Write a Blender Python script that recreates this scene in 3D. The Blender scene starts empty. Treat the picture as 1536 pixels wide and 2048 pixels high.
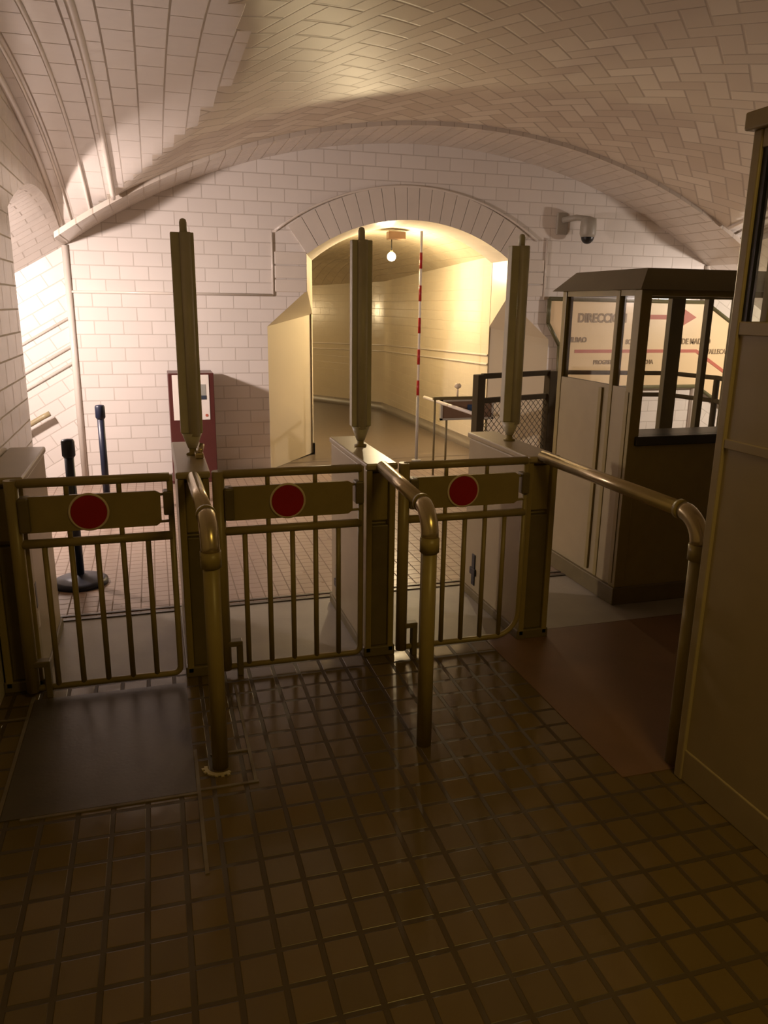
import bpy, bmesh, math, random
from mathutils import Vector, Matrix
from mathutils.geometry import tessellate_polygon
random.seed(7)
PI = math.pi
SC = bpy.context.scene
COL = SC.collection

# ------------------------------------------------------------------ camera
CAM_H = 1.6
cam_d = bpy.data.cameras.new('camera')
cam = bpy.data.objects.new('camera', cam_d); COL.objects.link(cam)
cam_d.sensor_fit = 'VERTICAL'; cam_d.sensor_height = 36.0
cam_d.lens = 36.0 * 1540.0 / 2048.0
cam_d.clip_start = 0.05
down = Vector((-78, 5766, 1540)).normalized()            # gravity in camera axes (x right, y down, z forward)
fw = Vector((0, 0, 1)); fw = (fw - down * down.dot(fw)).normalized()
rt = down.cross(fw)
R0 = Matrix((rt, fw, -down))
yaw = Matrix.Rotation(math.radians(-16.5), 3, 'Z')
R1 = yaw @ R0
M3 = Matrix((R1 @ Vector((1, 0, 0)), R1 @ Vector((0, -1, 0)), R1 @ Vector((0, 0, -1)))).transposed()
cam.matrix_world = Matrix.Translation((0, 0, CAM_H)) @ M3.to_4x4()
SC.camera = cam
SC.view_settings.view_transform = 'Standard'
SC.view_settings.look = 'None'
SC.view_settings.gamma = 1.0
SC.view_settings.use_curve_mapping = False
SC.view_settings.exposure = 0.0
world = bpy.data.worlds.new('world'); SC.world = world
world.use_nodes = True
world.node_tree.nodes['Background'].inputs[0].default_value = (0, 0, 0, 1)
world.node_tree.nodes['Background'].inputs[1].default_value = 0.0

def lamp(name, kind, loc, power, color, size=0.1, rot=None, size_y=None):
    d = bpy.data.lights.new(name, kind); d.energy = power; d.color = color
    if kind == 'AREA':
        d.size = size
        if size_y: d.shape = 'RECTANGLE'; d.size_y = size_y
    else:
        d.shadow_soft_size = size
    o = bpy.data.objects.new(name, d); COL.objects.link(o); o.location = loc
    if rot: o.rotation_euler = rot
    return o
def aim(v): return Vector(v).to_track_quat('-Z', 'Y').to_euler()
lamp('stair_lamp_light', 'AREA', (-1.55, 5.70, 1.78), 92, (1.0, 0.82, 0.76), 0.14, aim((1.0, 0.9, -0.7)))
lamp('stair_lamp_light', 'AREA', (6.85, 5.7, 1.75), 68, (1.0, 0.86, 0.76), 0.14, aim((-0.25, 1.0, -0.95)))
lamp('bulb_light', 'POINT', (2.60, 8.60, 2.03), 92, (1.0, 0.78, 0.46), 0.03)
lamp('tunnel_lamp_light', 'POINT', (0.2, 16.4, 1.5), 90, (1.0, 0.74, 0.40), 0.08)
lamp('vestibule_lamp_light', 'AREA', (1.3, 0.1, 2.72), 18, (1.0, 0.67, 0.17), 0.6, (0, 0, 0))

# ------------------------------------------------------------------ node helpers
class NT:
    def __init__(s, m):
        s.t = m.node_tree; s.n = s.t.nodes; s.l = s.t.links
    def new(s, k, **kw):
        nd = s.n.new(k)
        for a, b in kw.items(): setattr(nd, a, b)
        return nd
    def put(s, sock, v):
        if hasattr(v, 'is_output'): s.l.new(v, sock)
        elif isinstance(v, (tuple, list)) and len(v) == 3 and sock.type == 'RGBA': sock.default_value = (*v, 1)
        else: sock.default_value = v
    def m(s, op, a, b=None, c=None):
        nd = s.new('ShaderNodeMath', operation=op)
        s.put(nd.inputs[0], a)
        if b is not None: s.put(nd.inputs[1], b)
        if c is not None: s.put(nd.inputs[2], c)
        return nd.outputs[0]
    def mix(s, f, a, b):
        nd = s.new('ShaderNodeMix', data_type='RGBA')
        s.put(nd.inputs[0], f); s.put(nd.inputs[6], a); s.put(nd.inputs[7], b)
        return nd.outputs[2]
    def pos(s):
        g = s.new('ShaderNodeNewGeometry'); x = s.new('ShaderNodeSeparateXYZ')
        s.l.new(g.outputs['Position'], x.inputs[0]); return x.outputs
    def vec(s, x, y, z=0.0):
        c = s.new('ShaderNodeCombineXYZ'); s.put(c.inputs[0], x); s.put(c.inputs[1], y); s.put(c.inputs[2], z); return c.outputs[0]
    def noise(s, scale, detail=3, vec=None):
        nd = s.new('ShaderNodeTexNoise'); nd.inputs['Scale'].default_value = scale; nd.inputs['Detail'].default_value = detail
        if vec is None:
            g = s.new('ShaderNodeNewGeometry'); vec = g.outputs['Position']
        s.l.new(vec, nd.inputs['Vector']); return nd.outputs['Fac']
    def bump(s, h, strength=0.3, dist=0.004):
        b = s.new('ShaderNodeBump'); b.inputs['Strength'].default_value = strength; b.inputs['Distance'].default_value = dist
        s.put(b.inputs['Height'], h); return b.outputs[0]

def base(name):
    m = bpy.data.materials.new(name); m.use_nodes = True
    nt = NT(m); b = nt.n['Principled BSDF']
    return m, nt, b

def plain(name, col, rough=0.45, metal=0.0, var=0.12, scale=9.0, bump=0.0):
    m, nt, b = base(name)
    f = nt.noise(scale, 4)
    lo = tuple(c * (1 - var) for c in col); hi = tuple(min(1, c * (1 + var)) for c in col)
    nt.put(b.inputs['Base Color'], nt.mix(f, lo, hi))
    b.inputs['Roughness'].default_value = rough; b.inputs['Metallic'].default_value = metal
    if bump: nt.put(b.inputs['Normal'], nt.bump(nt.noise(scale * 12, 2), bump, 0.002))
    return m

def brick(name, axes, c1, c2, mortar, w=0.25, h=0.12, slope=0.0, rough=0.22, ms=0.005, offset=0.5, bump=0.5, wear=0.0, rot=0.0):
    """glazed tile courses; axes picks the two world axes, slope (rise per metre along the first) tilts the courses"""
    m, nt, b = base(name)
    p = nt.pos()
    u, v = p[axes[0]], p[axes[1]]
    if slope:
        a = math.atan(slope)
        u, v = nt.m('ADD', nt.m('MULTIPLY', u, math.cos(a)), nt.m('MULTIPLY', v, math.sin(a))), \
               nt.m('SUBTRACT', nt.m('MULTIPLY', v, math.cos(a)), nt.m('MULTIPLY', u, math.sin(a)))
    br = nt.new('ShaderNodeTexBrick', offset=offset, squash=1.0)
    nt.l.new(nt.vec(u, v), br.inputs['Vector'])
    for k, q in (('Color1', c1), ('Color2', c2), ('Mortar', mortar)): br.inputs[k].default_value = (*q, 1)
    br.inputs['Scale'].default_value = 1.0; br.inputs['Mortar Size'].default_value = ms; br.inputs['Mortar Smooth'].default_value = 0.3
    br.inputs['Brick Width'].default_value = w; br.inputs['Row Height'].default_value = h; br.inputs['Bias'].default_value = 0.0
    col = br.outputs['Color']
    if wear:
        f = nt.m('MULTIPLY', nt.noise(1.7, 5), wear)
        col = nt.mix(f, col, tuple(q * 0.55 for q in c1))
    nt.put(b.inputs['Base Color'], col)
    nt.put(b.inputs['Roughness'], nt.m('ADD', nt.m('MULTIPLY', br.outputs['Fac'], 0.4), nt.m('ADD', nt.m('MULTIPLY', nt.noise(14, 2), 0.12), rough - 0.06)))
    hgt = nt.m('ADD', nt.m('SUBTRACT', 1.0, br.outputs['Fac']), nt.m('MULTIPLY', nt.noise(6, 2), 0.8))
    nt.put(b.inputs['Normal'], nt.bump(hgt, bump, 0.004))
    return m

def herring(name, c1, c2, mortar, unit=0.145, rough=0.5):
    m, nt, b = base(name)
    p = nt.pos(); X, Y = p[0], p[1]
    s = 1 / unit / math.sqrt(2)
    u = nt.m('MULTIPLY', nt.m('ADD', X, Y), s); v = nt.m('MULTIPLY', nt.m('SUBTRACT', Y, X), s)
    i, j = nt.m('FLOOR', u), nt.m('FLOOR', v)
    fu, fv = nt.m('SUBTRACT', u, i), nt.m('SUBTRACT', v, j)
    k = nt.m('FLOORED_MODULO', nt.m('SUBTRACT', i, j), 4.0)
    is_ = [nt.m('COMPARE', k, float(q), 0.25) for q in range(4)]
    d = nt.m('ADD', fu, is_[1])
    d = nt.m('MINIMUM', d, nt.m('ADD', nt.m('SUBTRACT', 1.0, fu), is_[0]))
    d = nt.m('MINIMUM', d, nt.m('ADD', fv, is_[2]))
    d = nt.m('MINIMUM', d, nt.m('ADD', nt.m('SUBTRACT', 1.0, fv), is_[3]))
    edge = nt.new('ShaderNodeMapRange'); nt.put(edge.inputs[0], d); edge.inputs[1].default_value = 0.02; edge.inputs[2].default_value = 0.07
    wn = nt.new('ShaderNodeTexWhiteNoise', noise_dimensions='2D')
    nt.l.new(nt.vec(nt.m('SUBTRACT', i, is_[1]), nt.m('SUBTRACT', j, is_[2])), wn.inputs['Vector'])
    t = nt.m('POWER', wn.outputs['Value'], 2.2)
    col = nt.mix(edge.outputs[0], mortar, nt.mix(t, c1, c2))
    nt.put(b.inputs['Base Color'], col)
    b.inputs['Roughness'].default_value = rough
    nt.put(b.inputs['Normal'], nt.bump(nt.m('ADD', edge.outputs[0], nt.m('MULTIPLY', wn.outputs['Value'], 0.5)), 0.45, 0.004))
    return m

W1, W2, WM = (0.78, 0.72, 0.66), (0.73, 0.67, 0.61), (0.56, 0.50, 0.44)
MAT = {}
MAT['tile_xz'] = brick('white_wall_tile', (0, 2), W1, W2, WM)
MAT['tile_yz'] = brick('white_side_tile', (1, 2), W1, W2, WM)
MAT['tile_stair_l'] = brick('white_stair_tile', (0, 2), W1, W2, WM, slope=0.577)
MAT['tile_stair_r'] = brick('white_stair_tile_right', (0, 2), W1, W2, WM, slope=-0.577)
MAT['tile_stair_v'] = brick('white_stair_vault_tile', (0, 1), W1, W2, WM, w=0.25, h=0.12)
MAT['tile_band'] = brick('white_band_tile', (1, 0), W1, W2, WM, w=0.30, h=0.14, offset=0.3)
MAT['herring'] = herring('herringbone_vault_tile', (0.58, 0.50, 0.41), (0.72, 0.65, 0.55), (0.43, 0.36, 0.29))
MAT['rib'] = brick('rib_tile', (1, 0), (0.66, 0.58, 0.50), (0.60, 0.53, 0.45), (0.44, 0.37, 0.3), w=0.26, h=0.13)
MAT['glaze'] = plain('cream_glazed_moulding', (0.72, 0.65, 0.57), 0.2, 0, 0.08, 5)
MAT['plaster'] = plain('tunnel_cream_tile', (0.70, 0.62, 0.46), 0.3, 0, 0.08, 1.2)
MAT['tunnel_tile'] = brick('tunnel_wall_tile', (1, 2), (0.70, 0.62, 0.48), (0.68, 0.60, 0.46), (0.60, 0.52, 0.4), w=0.25, h=0.12, ms=0.003, bump=0.25)
MAT['tunnel_vault'] = brick('tunnel_vault_tile', (1, 0), (0.62, 0.53, 0.38), (0.57, 0.48, 0.34), (0.45, 0.37, 0.26), w=0.25, h=0.12)
MAT['skirting'] = plain('grey_skirting', (0.16, 0.13, 0.10), 0.4)
MAT['tunnel_floor'] = plain('tunnel_floor_terrazzo', (0.15, 0.115, 0.085), 0.35, 0, 0.2, 20)
MAT['floor'] = brick('brown_floor_tile', (0, 1), (0.17, 0.115, 0.040), (0.125, 0.088, 0.030), (0.06, 0.040, 0.014), w=0.108, h=0.116, offset=0.0, rough=0.17, ms=0.009, bump=0.6, wear=0.6)
MAT['floor_far'] = brick('pinkish_floor_tile', (0, 1), (0.36, 0.26, 0.20), (0.33, 0.24, 0.18), (0.20, 0.14, 0.1), w=0.075, h=0.075, offset=0.0, rough=0.3, ms=0.004, bump=0.3, wear=0.3)
MAT['concrete'] = plain('grey_concrete', (0.30, 0.27, 0.22), 0.45, 0, 0.25, 5, 0.2)
MAT['slab'] = plain('dark_grey_slab', (0.088, 0.070, 0.048), 0.35, 0, 0.3, 6, 0.2)
MAT['smooth'] = plain('reddish_smooth_floor', (0.17, 0.095, 0.05), 0.4, 0, 0.25, 4, 0.15)
MAT['mortar'] = plain('pale_mortar', (0.45, 0.38, 0.24), 0.6)
MAT['grout'] = plain('grout_line', (0.16, 0.125, 0.075), 0.6, 0, 0.4, 12)
MAT['olive'] = plain('khaki_painted_steel', (0.29, 0.225, 0.075), 0.38, 0.0, 0.15, 14, 0.1)
MAT['olive_l'] = plain('khaki_grey_enamel', (0.36, 0.29, 0.16), 0.35, 0.0, 0.1, 8)
MAT['fence'] = plain('dark_brown_fence_paint', (0.06, 0.042, 0.014), 0.9)
MAT['olive_d'] = plain('dark_khaki_steel', (0.15, 0.115, 0.045), 0.45, 0.0, 0.2, 14)
MAT['postmat'] = plain('greenish_grey_steel', (0.56, 0.52, 0.38), 0.4, 0.0, 0.15, 12)
MAT['roofmat'] = plain('dark_grey_khaki_roof', (0.16, 0.13, 0.075), 0.5)
MAT['bronze'] = plain('worn_bright_metal', (0.56, 0.46, 0.28), 0.26, 0.75, 0.12, 18)
MAT['red'] = plain('red_enamel', (0.36, 0.008, 0.008), 0.35, 0, 0.1, 10)
MAT['cream'] = plain('cream_paint', (0.72, 0.60, 0.42), 0.45)
MAT['navy'] = plain('navy_black_plastic', (0.014, 0.017, 0.035), 0.4)
MAT['black'] = plain('black_plastic', (0.012, 0.012, 0.012), 0.35)
MAT['maroon'] = plain('dark_maroon_panel', (0.085, 0.022, 0.018), 0.35)
MAT['paper'] = plain('white_poster', (0.80, 0.74, 0.66), 0.5, 0, 0.03)
MAT['photo_d'] = plain('poster_photo_dark', (0.04, 0.05, 0.07), 0.4)
MAT['photo_l'] = plain('poster_photo_grey', (0.32, 0.32, 0.28), 0.4)
MAT['sign'] = plain('cream_sign_board', (0.82, 0.62, 0.36), 0.4, 0, 0.04, 2)
MAT['signtext'] = plain('faded_dark_lettering', (0.30, 0.21, 0.11), 0.6)
MAT['signred'] = plain('faded_red_arrow', (0.50, 0.13, 0.08), 0.5)
MAT['green'] = plain('green_frame_paint', (0.13, 0.12, 0.055), 0.4)
MAT['white'] = plain('white_paint', (0.75, 0.68, 0.58), 0.4)
MAT['grey'] = plain('light_grey_housing', (0.38, 0.35, 0.29), 0.45)
MAT['brownboard'] = plain('brown_notice', (0.17, 0.10, 0.06), 0.4)
MAT['blue'] = plain('blue_mark', (0.02, 0.05, 0.12), 0.4)
MAT['counter'] = plain('dark_green_counter', (0.035, 0.035, 0.028), 0.35)
m, nt, b = base('clear_glass')
tr = nt.new('ShaderNodeBsdfTransparent'); tr.inputs[0].default_value = (0.93, 0.93, 0.9, 1)
gl = nt.new('ShaderNodeBsdfGlossy'); gl.inputs['Roughness'].default_value = 0.03
mx = nt.new('ShaderNodeMixShader'); mx.inputs[0].default_value = 0.06; nt.l.new(tr.outputs[0], mx.inputs[1]); nt.l.new(gl.outputs[0], mx.inputs[2])
nt.l.new(mx.outputs[0], nt.n['Material Output'].inputs[0]); MAT['glass'] = m
m, nt, b = base('glowing_bulb')
b.inputs['Emission Color'].default_value = (1.0, 0.82, 0.5, 1); b.inputs['Emission Strength'].default_value = 30.0
MAT['bulb'] = m
m, nt, b = base('mesh_wire'); b.inputs['Base Color'].default_value = (0.07, 0.055, 0.035, 1); b.inputs['Roughness'].default_value = 0.5; MAT['wire'] = m

# ------------------------------------------------------------------ mesh helpers
class MB:
    def __init__(s): s.bm = bmesh.new()
    def box(s, x0, x1, y0, y1, z0, z1, bevel=0.0):
        b = bmesh.new()
        bmesh.ops.create_cube(b, size=1.0)
        for v in b.verts:
            v.co = Vector(((x0 + x1) / 2 + v.co.x * (x1 - x0), (y0 + y1) / 2 + v.co.y * (y1 - y0), (z0 + z1) / 2 + v.co.z * (z1 - z0)))
        if bevel: bmesh.ops.bevel(b, geom=b.edges[:], offset=bevel, segments=2, affect='EDGES', profile=0.5)
        s._merge(b); return s
    def _merge(s, b):
        me = bpy.data.meshes.new('tmp'); b.to_mesh(me); b.free(); s.bm.from_mesh(me); bpy.data.meshes.remove(me)
    def tube(s, pts, r, seg=12, cap=True, closed=False):
        pts = [Vector(p) for p in pts]; n = len(pts); rings = []
        rr = r if isinstance(r, (list, tuple)) else [r] * n
        prev = None
        for i, p in enumerate(pts):
            if closed: d = (pts[(i + 1) % n] - pts[i - 1])
            elif i == 0: d = pts[1] - p
            elif i == n - 1: d = p - pts[i - 1]
            else: d = (pts[i + 1] - p).normalized() + (p - pts[i - 1]).normalized()
            d.normalize()
            if prev is None:
                a = Vector((0, 0, 1)) if abs(d.z) < 0.9 else Vector((1, 0, 0))
                nx = d.cross(a).normalized()
            else:
                nx = (prev - d * prev.dot(d)).normalized()
            prev = nx; ny = d.cross(nx)
            rings.append([s.bm.verts.new(p + (nx * math.cos(2 * PI * k / seg) + ny * math.sin(2 * PI * k / seg)) * rr[i]) for k in range(seg)])
        m = n if closed else n - 1
        for i in range(m):
            A, B = rings[i], rings[(i + 1) % n]
            for k in range(seg):
                f = s.bm.faces.new((A[k], A[(k + 1) % seg], B[(k + 1) % seg], B[k])); f.smooth = True
        if cap and not closed:
            s.bm.faces.new(list(reversed(rings[0]))); s.bm.faces.new(rings[-1])
        return s
    def lathe(s, c, prof, seg=24, axis='Z'):
        """prof = [(radius, height)...] about an axis through c"""
        c = Vector(c)
        def P(r, h, a):
            x, y = r * math.cos(a), r * math.sin(a)
            return c + (Vector((x, y, h)) if axis == 'Z' else Vector((x, -h, y)) if axis == 'Y' else Vector((h, x, y)))
        rings = [[s.bm.verts.new(P(max(r, 1e-4), h, 2 * PI * k / seg)) for k in range(seg)] for r, h in prof]
        for A, B in zip(rings, rings[1:]):
            for k in range(seg):
                f = s.bm.faces.new((A[k], A[(k + 1) % seg], B[(k + 1) % seg], B[k])); f.smooth = True
        s.bm.faces.new(list(reversed(rings[0]))); s.bm.faces.new(rings[-1])
        return s
    def poly(s, pts):
        V = [s.bm.verts.new(p) for p in pts]
        if len(pts) == 3: s.bm.faces.new(V)
        else:
            for t in tessellate_polygon([[Vector(p) for p in pts]]): s.bm.faces.new([V[k] for k in t])
        return s
    def prism(s, pts, off):
        """closed outline extruded by a vector"""
        off = Vector(off); a = [s.bm.verts.new(p) for p in pts]; b = [s.bm.verts.new(Vector(p) + off) for p in pts]
        n = len(pts)
        if n <= 4: s.bm.faces.new(a); s.bm.faces.new(list(reversed(b)))
        else:
            for t in tessellate_polygon([[Vector(p) for p in pts]]):
                s.bm.faces.new([a[k] for k in t]); s.bm.faces.new([b[k] for k in reversed(t)])
        for i in range(n): s.bm.faces.new((a[i], b[i], b[(i + 1) % n], a[(i + 1) % n]))
        return s
    def grid(s, rows):
        V = [[s.bm.verts.new(p) for p in r] for r in rows]
        for A, B in zip(V, V[1:]):
            for k in range(len(A) - 1):
                f = s.bm.faces.new((A[k], A[k + 1], B[k + 1], B[k])); f.smooth = True
        return s
    def build(s, name, mat, parent=None, smooth=None, tri=False, mats=None):
        if tri: bmesh.ops.triangulate(s.bm, faces=[f for f in s.bm.faces if len(f.verts) > 4])
        bmesh.ops.recalc_face_normals(s.bm, faces=s.bm.faces[:])
        me = bpy.data.meshes.new(name); s.bm.to_mesh(me); s.bm.free()
        for mm in (mats or [mat]): me.materials.append(MAT[mm])
        o = bpy.data.objects.new(name, me); COL.objects.link(o)
        if parent: o.parent = parent; o.matrix_parent_inverse = Matrix.Identity(4)
        return o
def tag(o, label=None, cat=None, group=None, kind=None):
    if label: o['label'] = label
    if cat: o['category'] = cat
    if group: o['group'] = group
    if kind: o['kind'] = kind
    return o
def thing(name, loc, label, cat, group=None, rz=0.0):
    o = bpy.data.objects.new(name, None); COL.objects.link(o); o.location = loc; o.rotation_euler = (0, 0, rz)
    o.empty_display_size = 0.1
    return tag(o, label, cat, group)
def struct(o, label=None): return tag(o, label, None, None, 'structure')
def arcpts(c, r, a0, a1, n):
    return [(c[0] + r * math.cos(a0 + (a1 - a0) * i / n), c[1] + r * math.sin(a0 + (a1 - a0) * i / n)) for i in range(n + 1)]

# ------------------------------------------------------------------ the hall
XL, XR, YE, YB = -0.69, 5.95, 7.6, -4.0
XC = (XL + XR) / 2
def seg_arc(t, c, h, zs, rise):
    R = (h * h + rise * rise) / (2 * rise)
    return zs + rise - R + math.sqrt(max(R * R - (t - c) ** 2, 0))
ZS = 2.08
def zb(x): return seg_arc(x, XC, (XR - XL) / 2, ZS, 1.02)
def zc(y): return seg_arc(y, 4.2, 3.4, ZS, 0.62) if 0.8 <= y <= 7.6 else ZS
SL = 0.577
OY0, OY1 = 4.70, YE                                           # openings to the two stairs, in both side walls
def zo(y): return seg_arc(y, (OY0 + OY1) / 2, (OY1 - OY0) / 2, ZS, 0.27)

# floor: several finishes side by side, with thin slabs flush on it
mb = MB(); mb.box(XL - 0.3, XR + 0.3, YB, 3.30, -0.10, 0.0); struct(mb.build('floor', 'floor'), 'brown and olive square floor tiles in front of the gates')
mb = MB(); mb.box(XL - 0.3, XR + 0.3, 3.30, 4.03, -0.10, 0.0); struct(mb.build('floor_concrete', 'concrete'), 'grey concrete strip under the gate cabinets')
mb = MB(); mb.box(XL - 0.3, XR + 0.3, 4.03, YE, -0.10, 0.0); struct(mb.build('floor_far', 'floor_far'), 'pinkish small tiled floor beyond the gates')
mb = MB(); mb.box(-0.56, 0.05, 2.36, 3.17, -0.02, 0.003); struct(mb.build('floor_slab', 'slab'), 'dark grey slab patch before the first gate')
mb = MB(); mb.box(1.50, 5.9, 2.05, 3.29, -0.02, 0.003); struct(mb.build('floor_smooth', 'smooth'), 'plain reddish floor patch before the ticket booth')
mb = MB()
for a in ((-0.575, -0.562, 2.0, 3.2), (0.052, 0.064, 1.95, 2.62), (0.064, 0.26, 2.36, 2.372), (0.245, 0.257, 2.372, 3.1), (0.11, 0.245, 2.566, 2.578), (-0.5, 0.052, 2.345, 2.357), (-1.0, -0.575, 3.02, 3.03)):
    mb.box(*a, -0.01, 0.004)
struct(mb.build('floor_joint', 'grout'), 'pale joint lines around the grey floor slab')
mb = MB(); mb.box(XL, XR, 4.015, 4.045, -0.01, 0.006); mb.box(XL, XR, 4.075, 4.095, -0.01, 0.005); struct(mb.build('floor_threshold', 'slab'), 'dark threshold line across the floor beyond the gates')

# end wall with the tunnel mouth cut out of it
TX0, TX1 = 1.45, 3.55
def ztun(x): return seg_arc(x, 2.5, 1.05, 2.07, 0.345)
open_pts = [(1.06, 0.0), (1.06, 1.40), (TX0, 1.74), (TX0, 2.07)]
open_pts += [(TX0 + (TX1 - TX0) * i / 20, ztun(TX0 + (TX1 - TX0) * i / 20)) for i in range(1, 20)]
open_pts += [(TX1, 2.07), (TX1, 1.70), (4.06, 1.28), (4.06, 0.0)]
out = [(XL, 0.0), (XL, ZS)] + [(XL + (XR - XL) * i / 48, zb(XL + (XR - XL) * i / 48) + 0.02) for i in range(1, 48)] + [(XR, ZS), (XR, 0.0)]
mb = MB(); mb.poly([(x, YE, z) for x, z in out + list(reversed(open_pts))])
struct(mb.build('wall_far', 'tile_xz', tri=True), 'white tiled end wall with the arched tunnel mouth')
back = []
for k, (x, z) in enumerate(open_pts):
    f = (k / (len(open_pts) - 1))
    if k <= 3: bx, by = 1.665, YE + 0.84
    elif k >= len(open_pts) - 4: bx, by = 3.50, YE + 0.32
    else: bx, by = 1.665 + (3.50 - 1.665) * (x - TX0) / (TX1 - TX0), YE + 0.84 - 0.52 * (x - TX0) / (TX1 - TX0)
    bz = z if k not in (1, len(open_pts) - 2) else (1.52 if k == 1 else 1.40)
    back.append((bx, by, bz - (0.01 if z > 0 else 0)))
for nm, rng, mt in (('wall_tunnel_reveal_left', range(0, 4), 'plaster'), ('ceiling_tunnel_reveal', range(3, len(open_pts) - 3), 'glaze'), ('wall_tunnel_reveal_right', range(len(open_pts) - 4, len(open_pts)), 'plaster')):
    mb = MB(); ks = list(rng)
    for a, c in zip(ks, ks[1:]):
        mb.poly([(open_pts[a][0], YE, open_pts[a][1]), (open_pts[c][0], YE, open_pts[c][1]), back[c], back[a]])
    struct(mb.build(nm, mt))
# voussoir band around the mouth: individual long tiles, slightly raised
def ring_band(r_in_fn, n, x0, x1, thick, gap, y0, dy):
    mb = MB()
    for i in range(n):
        xa = x0 + (x1 - x0) * (i + gap) / n; xb = x0 + (x1 - x0) * (i + 1 - gap) / n
        def P(x, out):
            e = 1e-3; s = (r_in_fn(min(x + e, x1)) - r_in_fn(max(x - e, x0))) / (min(x + e, x1) - max(x - e, x0))
            nv = Vector((-s, 1)).normalized(); return (x + nv.x * out, r_in_fn(x) + nv.y * out)
        q = [P(xa, 0), P(xb, 0), P(xb, thick), P(xa, thick)]
        mb.prism([(a, y0, c) for a, c in q], (0, dy, 0))
    return mb
struct(ring_band(ztun, 19, TX0, TX1, 0.30, 0.02, YE - 0.018, 0.03).build('trim_1', 'glaze'), 'raised voussoir tiles around the tunnel arch')
mb = MB()
for x0, x1 in ((1.13, TX0), (TX1, 3.95)):
    for k in range(3): mb.box(x0 + 0.01, x1 - 0.005, YE - 0.022, YE + 0.01, 1.72 + k * 0.125, 1.835 + k * 0.125, 0.008)
struct(mb.build('trim_2', 'glaze'), 'raised impost tiles at both feet of the tunnel arch')
mb = MB()
mb.tube([(1.12, YE - 0.012, 1.69), (XL, YE - 0.012, 1.69)], 0.012, 8)
mb.tube([(1.12, YE - 0.012, 1.69), (1.12, YE - 0.012, 2.25)], 0.010, 8)
mb.tube([(3.965, YE - 0.012, 1.69), (3.965, YE - 0.012, 2.30)], 0.010, 8)
mb.tube([(TX0 - 0.30 + 0.66 * 0 + (TX1 - TX0 + 0.6) * i / 24, YE - 0.014, seg_arc(TX0 - 0.30 + (TX1 - TX0 + 0.6) * i / 24, 2.5, 1.35, 2.27, 0.45)) for i in range(25)], 0.012, 8)
struct(mb.build('trim_3', 'glaze'), 'tiled string course and arch moulding on the end wall')
mb = MB(); mb.tube([(XL, YE - 0.01, 0), (XL, YE - 0.01, ZS)], 0.028, 12); mb.tube([(XR, YE - 0.01, 0), (XR, YE - 0.01, ZS)], 0.028, 12)
struct(mb.build('trim_4', 'glaze'), 'rounded corner beads at both ends of the end wall')

# vault: barrel along the hall cut by a transverse barrel
NX, NY = 96, 90
ys = [YB + (YE - YB) * i / NY for i in range(NY + 1)]
xs = [XL + (XR - XL) * i / NX for i in range(NX + 1)]
mb = MB(); mb.grid([[(x, y, max(zb(x), zc(y)) + 0.035) for x in xs] for y in ys])
vault = mb.build('ceiling', 'herring', mats=['herring', 'tile_band'])
for f in vault.data.polygons:
    if zc(f.center.y) > zb(f.center.x) + 0.004: f.material_index = 1
struct(vault, 'broad herringbone tiled vault over the hall')
mb = MB()
ry = [6.80, 7.2, YE]
mb.grid([[(x, y, zb(x)) for x in xs] for y in ry])
mb.grid([[(x, 6.80, zb(x) + 0.045) for x in xs], [(x, 6.80, zb(x)) for x in xs]])
struct(mb.build('ceiling_rib', 'rib'), 'plain tiled rib where the vault meets the end wall')
def lunette_beads(side):
    mb = MB()
    for dx, r in ((0.012, 0.022), (0.10, 0.010), (0.27, 0.012), (0.46, 0.020)):
        x = XL + dx if side < 0 else XR - dx
        P = [(x, y, zc(y) + 0.03) for y in [0.8 + 6.8 * i / 80 for i in range(81)] if zc(y) >= zb(x) - 0.01]
        mb.tube(P, r, 8)
    return mb
struct(lunette_beads(-1).build('trim_5', 'glaze'), 'raised tile beads on the left side vault')
struct(lunette_beads(1).build('trim_6', 'glaze'), 'raised tile beads on the right side vault')

def side_wall(x):
    P = [(YB, 0.0), (OY0, 0.0), (OY0, ZS)] + [(OY0 + (OY1 - OY0) * i / 24, zo(OY0 + (OY1 - OY0) * i / 24)) for i in range(1, 24)] + [(OY1, ZS)]
    P += [(y, zc(y) + 0.04) for y in [7.55 - 6.75 * i / 48 for i in range(49)]] + [(YB, ZS + 0.04)]
    mb = MB(); mb.prism([(x, y, z) for y, z in P], (-0.10 if x < 0 else 0.10, 0, 0)); return mb
struct(side_wall(XL).build('wall_left', 'tile_yz', tri=True), 'tiled left wall with arched opening to a staircase')
struct(side_wall(XR).build('wall_right', 'tile_yz', tri=True), 'tiled right wall with arched opening to a staircase')
mb = MB(); mb.poly([(XL, YB, -0.0), (XR, YB, 0), (XR, YB, 3.2), (XL, YB, 3.2)]); struct(mb.build('wall_back', 'tile_xz'))

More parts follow.
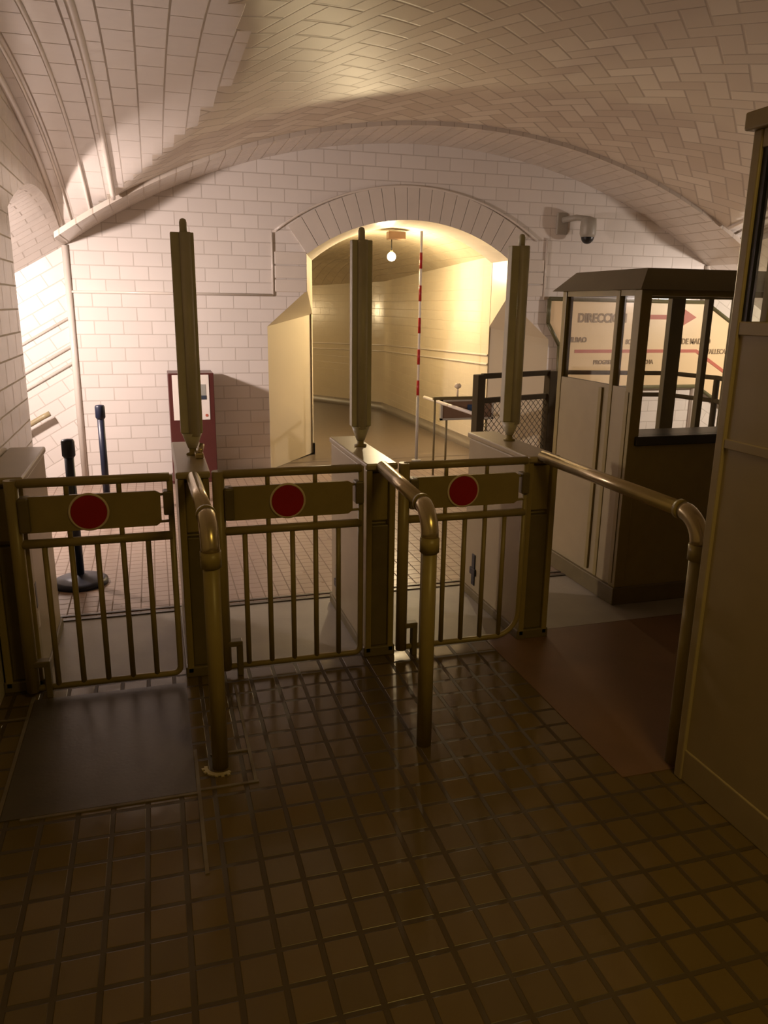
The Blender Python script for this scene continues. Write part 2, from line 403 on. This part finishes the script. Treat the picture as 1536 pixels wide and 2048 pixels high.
# stairs going down on both sides
def stair_well(s):
    x0 = XL if s < 0 else XR; L = 4.0; x1 = x0 + s * L; nm = 'left' if s < 0 else 'right'
    t = 'tile_stair_l' if s < 0 else 'tile_stair_r'
    dz = -SL * L
    mb = MB(); mb.poly([(x0, YE, -0.3), (x1, YE, -0.3 + dz), (x1, YE, ZS + dz + 0.02), (x0, YE, ZS + 0.02)])
    struct(mb.build('wall_stair_%s_far' % nm, t))
    mb = MB(); xa = x0 + s * 0.10
    mb.poly([(xa, OY0, -0.3), (x1, OY0, -0.3 + dz), (x1, OY0, ZS + dz + 0.02), (xa, OY0, ZS + 0.02)])
    struct(mb.build('wall_stair_%s_near' % nm, t))
    mb = MB(); mb.poly([(x1, OY0, -3.2), (x1, YE, -3.2), (x1, YE, 2), (x1, OY0, 2)]); struct(mb.build('wall_stair_%s_end' % nm, t))
    mb = MB(); Y = [OY0 + (OY1 - OY0) * i / 24 for i in range(25)]
    mb.grid([[(x0 + s * L * k / 6, y, zo(y) + dz * k / 6) for y in Y] for k in range(7)])
    struct(mb.build('ceiling_stair_%s' % nm, 'tile_stair_v'))
    mb = MB()
    for z, r in ((1.475, 0.012), (1.227, 0.014), (1.08, 0.014)):
        mb.tube([(x0, YE - 0.01, z), (x1, YE - 0.01, z + dz)], r, 8)
    struct(mb.build('trim_%d' % (7 if s < 0 else 8), 'glaze'), 'sloping tile beads beside the %s staircase' % nm)
    mb = MB()
    for k in range(13):
        a = x0 + s * (0.3 + 0.29 * k); c = a + s * 0.29
        mb.box(min(a, c), max(a, c), OY0, YE, -0.167 * (k + 1) - 0.6, -0.167 * (k + 1))
    struct(mb.build('floor_stair_%s' % nm, 'concrete'))
stair_well(-1); stair_well(1)

# the tunnel beyond: straight, then bending left, gently falling
path_all = [Vector((2.56, YE + 0.30, 0)), Vector((2.78, 12.6, 0)), Vector((0.9, 16.6, 0)), Vector((-3.0, 19.2, 0))]
def sweep(prof, name, mat, label=None, y0=None):
    path = list(path_all)
    if y0: path[0] = path[0].lerp(path[1], (y0 - path[0].y) / (path[1].y - path[0].y))
    rows = []
    for i, p in enumerate(path):
        d0 = (p - path[i - 1]).normalized() if i else (path[1] - p).normalized()
        d1 = (path[i + 1] - p).normalized() if i < len(path) - 1 else d0
        n0 = Vector((d0.y, -d0.x, 0)); n1 = Vector((d1.y, -d1.x, 0))
        n = (n0 + n1).normalized(); k = 1 / max(n.dot(n0), 0.3)
        if i == 0: n = Vector((1, 0, 0)); k = 1
        drop = -0.028 * (p.y - YE - 0.3)
        rows.append([p + n * (o * k) + Vector((0, 0, z + drop)) for o, z in prof])
    mb = MB()
    dense = []
    for A, B in zip(rows, rows[1:]):
        for q in range(8): dense.append([a.lerp(c, q / 8) for a, c in zip(A, B)])
    dense.append(rows[-1])
    mb.grid(dense)
    return struct(mb.build(name, mat), label)
H = 0.94
mb = MB(); mb.box(0.9, 4.2, YE, YE + 0.5, -0.10, -0.002); struct(mb.build('floor_tunnel_mouth', 'tunnel_floor'))
sweep([(-H - 0.6, 0.0), (H + 0.6, 0.0)], 'floor_tunnel', 'tunnel_floor')
sweep([(H, -0.1), (H, 2.14)], 'wall_tunnel_right', 'tunnel_tile', 'cream tiled right wall of the tunnel')
sweep([(-H, -0.1), (-H, 2.14)], 'wall_tunnel_left', 'plaster', None, YE + 0.78)
sweep([(-H + 2 * H * i / 16, seg_arc(-H + 2 * H * i / 16, 0, H, 2.13, 0.32)) for i in range(17)], 'ceiling_tunnel', 'tunnel_vault', 'low tiled vault of the tunnel')
sweep([(H - 0.025, 0.0), (H - 0.025, 0.13), (H, 0.13)], 'baseboard_right', 'skirting', 'dark skirting along the tunnel wall')
sweep([(-H + 0.025, 0.0), (-H + 0.025, 0.13), (-H, 0.13)], 'baseboard_left', 'skirting', None, YE + 0.78)
for q, z in enumerate((1.10, 1.0)):
    sweep([(H, z - 0.012), (H - 0.014, z - 0.006), (H - 0.014, z + 0.006), (H, z + 0.012)], 'trim_%d' % (9 + q), 'glaze', 'glazed dado bead along the tunnel wall, %s of two' % ('upper' if q == 0 else 'lower'))
mb = MB(); mb.poly([(-3.9, 17.5, -1), (-2.6, 20.8, -1), (-2.6, 20.8, 3), (-3.9, 17.5, 3)]); struct(mb.build('wall_tunnel_end', 'plaster'))

# ------------------------------------------------------------------ ticket gates
def cabinet(x, label, w=0.075, y0=3.212, y1=3.95):
    t = thing('gate_cabinet', (x, (y0 + y1) / 2, 0), label, 'cabinet', 'cabinets between the ticket gates')
    L = (y1 - y0) / 2
    mb = MB(); mb.box(-w, w, -L + 0.05, L, 0.03, 0.90, 0.008); mb.build('body', 'olive_l', t)
    mb = MB(); mb.box(-w - 0.008, w + 0.008, -L - 0.012, L + 0.01, 0.90, 0.93, 0.008); mb.build('top_plate', 'olive_l', t)
    mb = MB(); mb.box(-w - 0.01, w + 0.01, -L, L + 0.01, 0.0, 0.05, 0.006); mb.build('plinth', 'olive_d', t)
    for sx in (-1, 1):
        mb = MB(); mb.box(sx * (w - 0.012) - 0.014, sx * (w - 0.012) + 0.014, -L, -L + 0.06, 0.02, 0.90, 0.005); mb.build('front_post', 'olive', t)
    mb = MB(); mb.box(-w + 0.026, w - 0.026, -L + 0.025, -L + 0.06, 0.66, 0.88, 0.005); mb.build('upper_panel', 'olive', t)
    mb = MB(); mb.box(-w + 0.026, w - 0.026, -L + 0.015, -L + 0.06, 0.05, 0.64, 0.005); mb.build('lower_panel', 'olive_d', t)
    return t
c0 = cabinet(-0.607, 'leftmost gate cabinet, against the left edge of the barrier line', 0.072, 3.26)
c1 = cabinet(0.125, 'gate cabinet between the first and second red disc gates', 0.062)
c2 = cabinet(0.938, 'gate cabinet between the second and third red disc gates', 0.066)
c3 = cabinet(1.735, 'rightmost gate cabinet, beside the chain mesh fence and ticket booth', 0.075)
mb = MB(); mb.box(0.0715, 0.0745, -0.31, -0.27, 0.27, 0.34); mb.build('sticker', 'white', c0)
mb = MB(); mb.box(0.0715, 0.0755, -0.315, -0.285, 0.36, 0.47, 0.001); mb.build('side_slot', 'black', c0)
for c, w in ((c2, 0.066), (c3, 0.075)):
    mb = MB(); mb.box(-w - 0.006, -w + 0.002, 0.205, 0.245, 0.08, 0.26, 0.002); mb.box(-w - 0.012, -w, 0.19, 0.26, 0.14, 0.18, 0.003); mb.build('side_lock', 'black', c)

def gate(x0, x1, label, rad=0.03):
    cx = (x0 + x1) / 2; w = (x1 - x0) / 2
    t = thing('ticket_gate', (cx, 3.20, 0), label, 'gate', 'red disc ticket gates')
    r = 0.019
    # outer frame: square top corners, rounded lower corner away from the hinge
    loop = [(-w, 0, 0.925), (-w, 0, 0.04), (w - rad, 0, 0.04)] + [(w - rad + rad * math.sin(a), 0, 0.04 + rad - rad * math.cos(a)) for a in [PI / 2 * k / 8 for k in range(1, 9)]] + [(w, 0, 0.925)]
    mb = MB(); mb.tube(loop[1:2] + loop[2:], 0.013, 10); mb.build('frame', 'olive', t)
    mb = MB(); mb.tube([(-w, 0, 0.03), (-w, 0, 0.93)], 0.026, 14); mb.build('hinge_tube', 'olive', t)
    mb = MB(); mb.tube([(-w, 0, 0.915), (w, 0, 0.915)], r, 12); mb.build('top_rail', 'olive', t)
    mb = MB(); mb.tube([(-w, 0, 0.667), (w, 0, 0.667)], r, 12); mb.build('middle_rail', 'olive', t)
    n = 5
    for k in range(n):
        x = -w + (2 * w) * (k + 1) / (n + 1)
        mb = MB(); mb.tube([(x, 0, 0.66), (x, 0, 0.04)], 0.0115, 10); mb.build('baluster', 'olive', t)
    for k in (2, 4):
        x = -w + 2 * w * k / 6
        for za, zb_ in ((0.85, 0.915), (0.667, 0.725)):
            mb = MB(); mb.tube([(x, 0, za), (x, 0, zb_)], 0.010, 8); mb.build('plate_stay', 'olive', t)
    p = w - 0.04
    mb = MB(); mb.prism([(-p, -0.012, 0.715), (p - 0.02, -0.012, 0.715), (p, -0.012, 0.73), (p, -0.012, 0.85), (p - 0.02, -0.012, 0.862), (-p, -0.012, 0.862)], (0, 0.012, 0)); pl = mb.build('plate', 'olive', t)
    for sx in (-1, 1):
        for z in (0.73, 0.845):
            mb = MB(); mb.tube([(sx * (p - 0.01), -0.006, z), (sx * w, 0, z)], 0.006, 6); mb.build('plate_clip', 'olive', t)
    mb = MB(); mb.lathe((-0.02, -0.013, 0.790), [(0.078, 0), (0.078, 0.004), (0.070, 0.006), (0.069, 0.004)], 48, 'Y'); d = mb.build('disc', 'cream', t)
    mb = MB(); mb.lathe((-0.02, -0.017, 0.790), [(0.069, 0), (0.068, 0.004)], 48, 'Y'); mb.build('red_face', 'red', d)
    mb = MB(); mb.box(-w + 0.02, -w + 0.06, -0.035, 0.035, 0.72, 0.86, 0.008); mb.build('hinge_clamp', 'olive_d', t)
    mb = MB(); mb.box(-w, -w + 0.075, -0.022, 0.022, 0.14, 0.165, 0.004); mb.box(-w + 0.05, -w + 0.075, -0.022, 0.022, 0.0, 0.15, 0.004); mb.build('floor_pivot', 'olive_d', t)
    mb = MB(); mb.box(w - 0.03, w + 0.008, -0.03, 0.03, 0.76, 0.86, 0.006); mb.build('latch', 'olive_d', t)
    return t
gate(-0.565, 0.03, 'red disc swing gate with the black belt posts behind it')
gate(0.225, 0.84, 'middle red disc swing gate, between two tall grey posts')
gate(1.04, 1.64, 'red disc swing gate nearest the ticket booth and mesh fence', 0.12)

def barrier_post(x, y, off, label):
    t = thing('barrier_post', (x, y, 0.93), label, 'post', 'tall posts on the gate cabinets')
    mb = MB(); mb.box(-0.049, 0.049, -0.018, 0.03, 0.10, 0.965, 0.004); mb.build('channel', 'postmat', t)
    mb = MB(); mb.tube([(off, -0.024, 0.09), (off, -0.024, 0.965)], 0.024, 16); mb.build('tube', 'postmat', t)
    mb = MB(); mb.lathe((off * 0.6, 0, 0), [(0.016, 0.96), (0.016, 1.005), (0.012, 1.018), (0.004, 1.022)], 16); mb.build('top_pin', 'postmat', t)
    mb = MB(); mb.lathe((0, 0, 0), [(0.020, 0.03), (0.046, 0.10)], 20); mb.build('taper', 'postmat', t)
    mb = MB(); mb.lathe((0, 0, 0), [(0.030, 0.0), (0.030, 0.008), (0.016, 0.012), (0.018, 0.04)], 16); mb.build('foot', 'olive', t)
    return t
bp = barrier_post(0.145, 3.60, 0.012, 'tall grey barrier post in front of the maroon information stand')
mb = MB(); mb.box(0.005, 0.042, -0.12, -0.04, 0.0, 0.026, 0.006); mb.tube([(0.026, -0.09, 0.02), (0.040, -0.06, 0.055)], 0.012, 10); mb.build('bright_latch', 'bronze', bp)
barrier_post(0.955, 3.65, 0.0, 'tall grey barrier post on the cabinet left of the hanging bulb')
barrier_post(1.76, 3.65, 0.016, 'tall grey barrier post before the mesh fence')

def handrail(xa, xb, yb, z, label, polished):
    t = thing('guide_rail', (xb, yb, 0), label, 'handrail', 'bent tube rails leading to the gates')
    r = 0.028; ya = 3.198 - yb; dx = xa - xb; R = 0.10
    pts = [(dx, ya, z), (dx * R / ya, R, z)] + [(dx * R / ya * (1 - math.sin(a)), R - R * math.sin(a), z - R + R * math.cos(a)) for a in [PI / 2 * k / 8 for k in range(1, 9)]] + [(0, 0, 0)]
    mb = MB(); mb.tube(pts[:2], r, 18); mb.build('top_tube', 'bronze', t)
    mb = MB(); mb.tube(pts[1:-1], r * 1.12, 18); mb.build('elbow', 'bronze', t)
    mb = MB(); mb.tube([(0, 0, z - R), (0, 0, 0)], r, 18); mb.build('upright', 'olive', t)
    mb = MB(); mb.tube([(0, 0, z - R + 0.005), (0, 0, z - R - 0.05)], r * 1.25, 18); mb.build('collar', 'olive', t)
    mb = MB(); mb.tube([(dx * R / ya, R, z), (dx * (R + 0.02) / ya, R + 0.02, z)], r * 1.25, 18); mb.build('collar', 'olive', t)
    return t
h1 = handrail(0.125, 0.14, 2.49, 0.905, 'bent guide rail nearest the left, standing in a broken mortar ring', True)
mb = MB()
for k in range(14):
    a0, a1 = PI * (0.95 + 0.75 * k / 14), PI * (0.95 + 0.75 * (k + 1) / 14)
    wv = 0.012 + 0.010 * math.sin(k * 1.7) ** 2
    q = [(math.cos(a) * rr, math.sin(a) * rr, 0) for a, rr in ((a0, 0.045), (a1, 0.045), (a1, 0.045 + wv), (a0, 0.045 + wv))]
    mb.prism(q, (0, 0, 0.005))
mb.build('mortar_ring', 'mortar', h1)
handrail(0.938, 0.892, 2.44, 0.915, 'bright topped guide rail in the middle, before the third gate', True)
handrail(1.72, 1.735, 2.09, 0.93, 'bent guide rail beside the near booth at right', False)

# ------------------------------------------------------------------ beyond the gates, left
def stanchion(x, y, label):
    t = thing('belt_post', (x, y, 0), label, 'belt post', 'black belt posts')
    mb = MB(); mb.lathe((0, 0, 0), [(0.155, 0.0), (0.155, 0.022), (0.13, 0.034), (0.05, 0.045), (0.03, 0.06)], 36); mb.build('base', 'navy', t)
    mb = MB(); mb.tube([(0, 0, 0.05), (0, 0, 0.80)], 0.026, 18); mb.build('pole', 'navy', t)
    mb = MB(); mb.lathe((0, 0, 0), [(0.026, 0.75), (0.036, 0.765), (0.036, 0.845), (0.030, 0.856), (0.004, 0.860)], 20); mb.build('head', 'navy', t)
stanchion(-0.495, 4.60, 'black belt post nearer the gates, its round base in view')
stanchion(-0.415, 6.15, 'black belt post farther back, before the white tiled wall')

t = thing('information_stand', (0.305, 7.18, 0), 'dark maroon information stand with a white poster by the end wall', 'sign stand')
mb = MB(); mb.box(-0.20, 0.20, 0, 0.32, 0.02, 1.00, 0.006); mb.build('cabinet', 'maroon', t)
mb = MB(); mb.box(-0.21, 0.21, -0.02, 0.34, 0.0, 0.03, 0.004); mb.build('foot', 'maroon', t)
mb = MB(); mb.box(-0.165, 0.155, -0.006, 0.001, 0.58, 0.985, 0.002); ps = mb.build('poster', 'paper', t)
mb = MB(); mb.box(0.05, 0.125, -0.009, -0.005, 0.77, 0.90); mb.build('photograph', 'photo_l', ps)
mb = MB(); mb.box(0.05, 0.128, -0.010, -0.005, 0.765, 0.80); mb.build('photograph_foreground', 'photo_d', ps)
mb = MB(); mb.lathe((0.125, -0.006, 0.62), [(0.013, 0), (0.013, 0.003)], 20, 'Y'); mb.build('red_emblem', 'signred', ps)

t = thing('stair_handrail', (-0.93, 7.48, 0.60), 'wall handrail end over the left staircase', 'handrail')
mb = MB(); mb.tube([(0.0, 0, 0.03), (-0.06, 0, 0.0), (-2.2, 0, -2.14 * SL)], 0.024, 14); mb.build('rail', 'olive_l', t)
for k in (0.25, 1.4):
    mb = MB(); mb.tube([(-k, 0, -(k - 0.06) * SL - 0.01), (-k, 0.05, -(k - 0.06) * SL - 0.05), (-k, 0.12, -(k - 0.06) * SL - 0.05)], 0.009, 8); mb.build('bracket', 'olive_d', t)

# ------------------------------------------------------------------ tunnel mouth
t = thing('hanging_bulb', (2.60, 8.62, 2.40), 'bare glowing bulb under a dark fixture in the tunnel', 'lamp')
mb = MB(); mb.box(-0.05, 0.15, -0.05, 0.05, -0.085, 0.0, 0.01); mb.build('housing', 'brownboard', t)
mb = MB(); mb.tube([(0.0, 0, -0.08), (0.0, 0, -0.20)], 0.006, 8); mb.build('cord', 'black', t)
mb = MB(); mb.lathe((0, 0, -0.20), [(0.012, 0.0), (0.018, -0.012), (0.018, -0.03)], 16); mb.build('socket', 'cream', t)
mb = MB(); mb.lathe((0, 0, -0.265), [(0.004, -0.048)] + [(0.048 * math.cos(a), 0.048 * math.sin(a)) for a in [-PI / 2 + 0.2 + (PI - 0.55) * k / 12 for k in range(13)]] + [(0.014, 0.045)], 24); bl = mb.build('bulb', 'bulb', t)

t = thing('striped_pole', (2.64, 7.72, 0.0), 'thin red and white striped pole standing in the tunnel mouth', 'pole')
mb = MB(); mb.tube([(0, 0, 0), (0, 0, 0.68)], 0.017, 12); mb.build('lower_post', 'grey', t)
mb = MB(); mb.tube([(0, 0, 0.68), (0, 0, 2.33)], 0.0135, 12); mb.build('white_shaft', 'white', t)
for k in range(5):
    z = 0.70 + 0.318 * k
    mb = MB(); mb.tube([(0, 0, z), (0, 0, z + 0.155)], 0.0155, 12); mb.build('red_band', 'red', t)
mb = MB(); mb.lathe((0, 0, 0), [(0.05, 0), (0.05, 0.012), (0.02, 0.02)], 18); mb.build('base', 'grey', t)

t = thing('barrier_bar', (2.68, 7.62, 0.0), 'pale barrier bar running from the striped pole towards the mesh fence', 'barrier')
mb = MB(); mb.tube([(0.0, 0.0, 0.69), (0.10, -1.12, 0.66)], 0.017, 12); mb.build('bar', 'white', t)
for x, y in ((0.10, -1.08),):
    mb = MB(); mb.tube([(x, y, 0.0), (x, y, 0.67)], 0.012, 10); mb.build('leg', 'olive', t)
mb = MB(); mb.box(-0.13, 0.34, -0.64, -0.60, 0.735, 0.765, 0.004); mb.build('rear_rail', 'olive_d', t)
for x in (-0.11, 0.32):
    mb = MB(); mb.tube([(x, -0.62, 0.0), (x, -0.62, 0.74)], 0.011, 8); mb.build('leg', 'olive_d', t)
mb = MB(); mb.tube([(0.12, -0.62, 0.76), (0.12, -0.62, 0.85)], 0.010, 8); mb.lathe((0.12, -0.62, 0.865), [(0.01, -0.025), (0.032, -0.012), (0.034, 0.008), (0.018, 0.026)], 16); mb.build('knob', 'cream', t)
t = thing('notice_board', (3.05, 7.35, 0.0), 'low brown notice board with a blue mark, behind the barrier bar', 'notice')
mb = MB(); mb.box(-0.27, 0.27, -0.012, 0.012, 0.50, 0.68); mb.build('panel', 'brownboard', t)
mb = MB()
for a in ((-0.29, 0.29, 0.675, 0.695), (-0.29, 0.29, 0.485, 0.505), (-0.29, -0.27, 0.485, 0.695), (0.27, 0.29, 0.485, 0.695)): mb.box(a[0], a[1], -0.018, 0.018, a[2], a[3])
mb.build('frame', 'grey', t)
mb = MB(); mb.box(0.0, 0.12, -0.016, -0.011, 0.56, 0.64); mb.build('blue_mark', 'blue', t)
for x in (-0.22, 0.22):
    mb = MB(); mb.tube([(x, 0, 0), (x, 0, 0.49)], 0.012, 8); mb.build('leg', 'olive_d', t)

# mesh fence and stairwell railing
def fence(p0, p1, label):
    p0, p1 = Vector(p0), Vector(p1); L = (p1 - p0).length; a = math.atan2(p1.y - p0.y, p1.x - p0.x)
    t = thing('mesh_fence', p0, label, 'fence', None, a)
    for x, w in ((0, 0.042), (L, 0.055)):
        mb = MB(); mb.box(x - w, x + w, -0.035, 0.035, 0, 1.06, 0.005); mb.build('post', 'fence', t)
    for z in (1.045, 0.84):
        mb = MB(); mb.box(0.03, L - 0.03, -0.02, 0.02, z - 0.022, z + 0.022, 0.004); mb.build('rail', 'fence', t)
    mb = MB(); mb.tube([(0.03, 0, 0.12), (L - 0.03, 0, 0.12)], 0.012, 8); mb.build('bottom_rail', 'fence', t)
    mb = MB(); zt, z0 = 0.82, 0.13; s = 0.062; hgt = zt - z0
    k = -int(hgt / s) - 1
    while k * s < L:
        for sg in (1, -1):
            x0 = k * s; x1 = x0 + hgt
            a0 = max(x0, 0.04); a1 = min(x1, L - 0.05)
            if a1 - a0 > 0.01:
                z = lambda x: (z0 + (x - x0)) if sg > 0 else (zt - (x - x0))
                mb.tube([(a0, 0, z(a0)), (a1, 0, z(a1))], 0.0028, 5)
        k += 1
    mb.build('wire_mesh', 'wire', t)
    return t
fence((2.60, 6.02, 0), (3.42, 6.30, 0), 'dark framed chain mesh fence behind the rightmost cabinet')

def railing(pts, label):
    t = thing('stair_railing', (*pts[0], 0), label, 'railing')
    o = Vector((*pts[0], 0)); P = [Vector((*p, 0)) - o for p in pts]
    for z in (1.045, 0.85):
        mb = MB(); mb.tube([p + Vector((0, 0, z)) for p in P], 0.020, 10); mb.build('rail', 'fence', t)
    mb = MB(); mb.tube([p + Vector((0, 0, 0.12)) for p in P], 0.014, 8); mb.build('bottom_rail', 'fence', t)
    for i, p in enumerate(P):
        mb = MB(); mb.tube([p, p + Vector((0, 0, 1.06))], 0.026, 12); mb.build('post', 'fence', t)
    return t
railing([(3.50, 6.32), (4.50, 6.10), (4.62, 5.60), (4.40, 4.75)], 'dark tube railing around the right stair head, seen through the booth')

# sign on the right half of the end wall
t = thing('direction_sign', (0, 7.58, 0), 'cream direction sign with red arrow and line map behind the booth', 'sign')
S = [(4.02, 1.70), (5.96, 1.69), (7.40, 0.86), (7.40, -0.07), (5.96, 0.76), (4.18, 0.76), (4.17, 1.22), (4.02, 1.45)]
mb = MB(); mb.prism([(x, -0.02, z) for x, z in S], (0, 0.035, 0)); mb.build('board', 'sign', t, tri=True)
mb = MB()
for (a, c) in zip(S, S[1:] + S[:1]): mb.tube([(a[0], -0.02, a[1]), (c[0], -0.02, c[1])], 0.022, 8)
mb.tube([(4.18, -0.02, 0.76), (4.18, -0.02, 0.0)], 0.022, 8)
mb.build('frame', 'green', t)
def text(body, x, z, size, mat, name, sx=1.0, rot=0.0):
    c = bpy.data.curves.new(name, 'FONT'); c.body = body; c.size = size; c.extrude = 0.002; c.offset = 0.004 * size / 0.12
    q = bpy.data.objects.new(name, c); COL.objects.link(q)
    me = bpy.data.meshes.new_from_object(q.evaluated_get(bpy.context.evaluated_depsgraph_get()))
    bpy.data.objects.remove(q); bpy.data.curves.remove(c)
    o = bpy.data.objects.new(name, me); COL.objects.link(o); me.materials.clear(); me.materials.append(MAT[mat]); o.parent = t
    o.location = (x, -0.0235, z); o.rotation_euler = (PI / 2, rot, 0); o.scale = (sx, 1, 1)
    return o
text('DIRECCION', 4.37, 1.465, 0.13, 'signtext', 'heading', 0.86)
mb = MB(); mb.prism([(x, -0.024, z) for x, z in [(5.10, 1.50), (5.70, 1.50), (5.70, 1.44), (5.86, 1.525), (5.70, 1.61), (5.70, 1.55), (5.10, 1.55)]], (0, 0.004, 0)); mb.build('arrow', 'signred', t, tri=True)
mb = MB(); mb.prism([(x, -0.024, z) for x, z in [(4.36, 1.14), (5.90, 1.14), (6.70, 0.68), (6.70, 0.72), (5.91, 1.175), (4.36, 1.175)]], (0, 0.004, 0)); mb.build('route_line', 'signred', t, tri=True)
text('BILBAO', 4.27, 1.255, 0.075, 'signtext', 'station_name', 0.9)
text('SOL', 4.98, 1.235, 0.07, 'signtext', 'station_name', 0.9)
text('PROGRESO', 4.60, 1.02, 0.062, 'signtext', 'station_name', 0.9)
text('ATOCHA', 5.12, 1.02, 0.062, 'signtext', 'station_name', 0.9)
text('DE MADRID', 5.70, 1.235, 0.085, 'signtext', 'station_name', 0.85)
text('P. VALLECAS', 5.98, 1.125, 0.075, 'signtext', 'station_name', 0.85)

# CCTV camera on the end wall
t = thing('security_camera', (4.12, YE, 2.46), 'grey dome security camera on the end wall above the booth', 'camera')
mb = MB(); mb.box(-0.06, 0.06, -0.03, 0.0, -0.12, 0.09, 0.008); mb.build('wall_box', 'grey', t)
mb = MB(); mb.tube([(0, -0.02, 0.02), (0.10, -0.12, 0.04), (0.20, -0.18, 0.03), (0.21, -0.18, -0.02)], 0.03, 12); mb.build('arm', 'grey', t)
mb = MB(); mb.lathe((0.21, -0.18, 0), [(0.02, 0.05), (0.075, 0.03), (0.082, -0.04), (0.082, -0.12), (0.070, -0.15)], 28); mb.build('body', 'grey', t)
mb = MB(); mb.lathe((0.21, -0.18, -0.15), [(0.068, 0.005)] + [(0.066 * math.cos(a), -0.066 * math.sin(a)) for a in [PI / 2 * k / 8 for k in range(9)]], 28); mb.build('dome', 'black', t)

# ------------------------------------------------------------------ ticket booth beyond the gates
t = thing('ticket_booth', (2.39, 3.52, 0), 'small khaki ticket booth with windows and sloped roof beyond the gates', 'booth')
bx, by = 1.25, 0.80
zs, zt = 1.20, 1.70
mb = MB(); mb.box(-0.02, bx, -0.02, by, 0.0, 0.10, 0.004); mb.build('plinth', 'olive_d', t)
mb = MB(); mb.box(0, 0.03, 0.0, by, 0.10, zs); mb.build('side_panel', 'olive_l', t)
mb = MB(); mb.box(0.0, bx, 0, 0.03, 0.10, 0.93); mb.build('front_panel', 'olive', t)
mb = MB(); mb.box(0.0, bx, by - 0.03, by, 0.10, 0.70); mb.build('rear_panel', 'olive', t)
mb = MB(); mb.box(-0.012, 0.0, 0.28, 0.31, 0.12, zs - 0.02); mb.box(-0.012, 0.0, 0.02, 0.05, 0.12, zs - 0.02); mb.build('door_batten', 'olive', t)
for (x0, x1, y0, y1) in ((-0.008, 0.055, -0.010, 0.055), (-0.005, 0.04, 0.19, 0.225), (-0.005, 0.045, by - 0.045, by)):
    mb = MB(); mb.box(x0, x1, y0, y1, 0.10, zt, 0.004); mb.build('corner_post', 'olive', t)
for x0, x1 in ((0.735, 0.835), (1.005, 1.045), (bx - 0.04, bx)):
    mb = MB(); mb.box(x0, x1, by - 0.045, by, 0.10, zt, 0.004); mb.build('rear_post', 'olive_d', t)
mb = MB(); mb.box(bx - 0.05, bx, 0, 0.05, 0.10, zt, 0.004); mb.build('corner_post', 'olive', t)
mb = MB(); mb.box(0.03, bx, -0.03, 0.22, 0.90, 0.95, 0.006); mb.build('counter', 'counter', t)
mb = MB(); mb.box(0, 0.05, 0, by, zt - 0.03, zt); mb.box(0, bx, 0, 0.05, zt - 0.03, zt); mb.box(0, bx, by - 0.05, by, zt - 0.03, zt); mb.build('top_frame', 'olive', t)
mb = MB()
lo = [(-0.05, -0.06, zt), (bx + 0.05, -0.06, zt), (bx + 0.05, by + 0.05, zt), (-0.05, by + 0.05, zt)]
hi = [(0.02, 0.0, zt + 0.105), (bx - 0.02, 0.0, zt + 0.105), (bx - 0.02, by - 0.10, zt + 0.105), (0.02, by - 0.10, zt + 0.105)]
V = [mb.bm.verts.new(p) for p in lo + hi]
for q in ((0, 1, 2, 3), (4, 5, 6, 7), (0, 1, 5, 4), (1, 2, 6, 5), (2, 3, 7, 6), (3, 0, 4, 7)): mb.bm.faces.new([V[k] for k in q])
mb.build('roof', 'roofmat', t)
for nm, a in (('side_pane', (0.012, 0.018, 0.225, by - 0.045, zs, zt - 0.03)), ('side_pane', (0.012, 0.018, 0.055, 0.19, zs, zt - 0.03)), ('front_pane', (0.055, bx - 0.05, 0.012, 0.018, 0.95, zt - 0.03))):
    mb = MB(); mb.box(*a); mb.build(nm, 'glass', t)

# near booth at the right edge of the view
t = thing('ticket_booth', (1.688, 2.02, 0), 'near khaki booth with a tall window at the right edge', 'booth')
d, w, ht = 1.70, 1.3, 2.10
mb = MB(); mb.box(0.006, w, -d, -0.006, 0.0, 0.12, 0.004); mb.build('plinth', 'olive_l', t)
mb = MB(); mb.box(0.012, 0.03, -d, -0.03, 0.12, 1.53); mb.build('side_panel', 'olive_l', t)
mb = MB(); mb.box(0.05, w - 0.045, -0.03, -0.012, 0.12, 1.54); mb.build('far_panel', 'olive_l', t)
for (x0, x1, y0, y1) in ((0, 0.034, -0.036, 0), (0, 0.055, -d, -d + 0.055), (w - 0.05, w, -0.055, 0), (w - 0.05, w, -d, -d + 0.05)):
    mb = MB(); mb.box(x0, x1, y0, y1, 0.0, ht, 0.005); mb.build('corner_post', 'olive_l', t)
for z0, z1 in ((1.53, 1.57), (1.185, 1.215), (ht - 0.05, ht)):
    mb = MB(); mb.box(0.004, 0.034, -d + 0.055, -0.036, z0, z1, 0.003); mb.build('side_rail', 'olive_l', t)
mb = MB(); mb.box(0.034, w - 0.05, -0.036, -0.004, 1.53, 1.57, 0.003); mb.build('far_rail', 'olive_l', t)
mb = MB(); mb.box(0.034, w - 0.05, -0.036, -0.004, ht - 0.05, ht, 0.003); mb.build('far_rail', 'olive_l', t)
mb = MB(); mb.box(0.10, 0.128, -0.035, -0.01, 1.57, ht - 0.05); mb.build('mullion', 'olive_l', t)
mb = MB(); mb.box(0.01, 0.03, -0.056, -0.036, 1.57, ht - 0.05); mb.build('gasket', 'black', t)
mb = MB(); mb.box(-0.02, w + 0.02, -d - 0.02, 0.02, ht, ht + 0.05, 0.006); mb.build('roof', 'olive_l', t)
mb = MB(); mb.box(0.016, 0.022, -d + 0.055, -0.056, 1.57, ht - 0.05); mb.build('side_pane', 'glass', t)
mb = MB(); mb.box(0.034, w - 0.05, -0.024, -0.018, 1.57, ht - 0.05); mb.build('far_pane', 'glass', t)
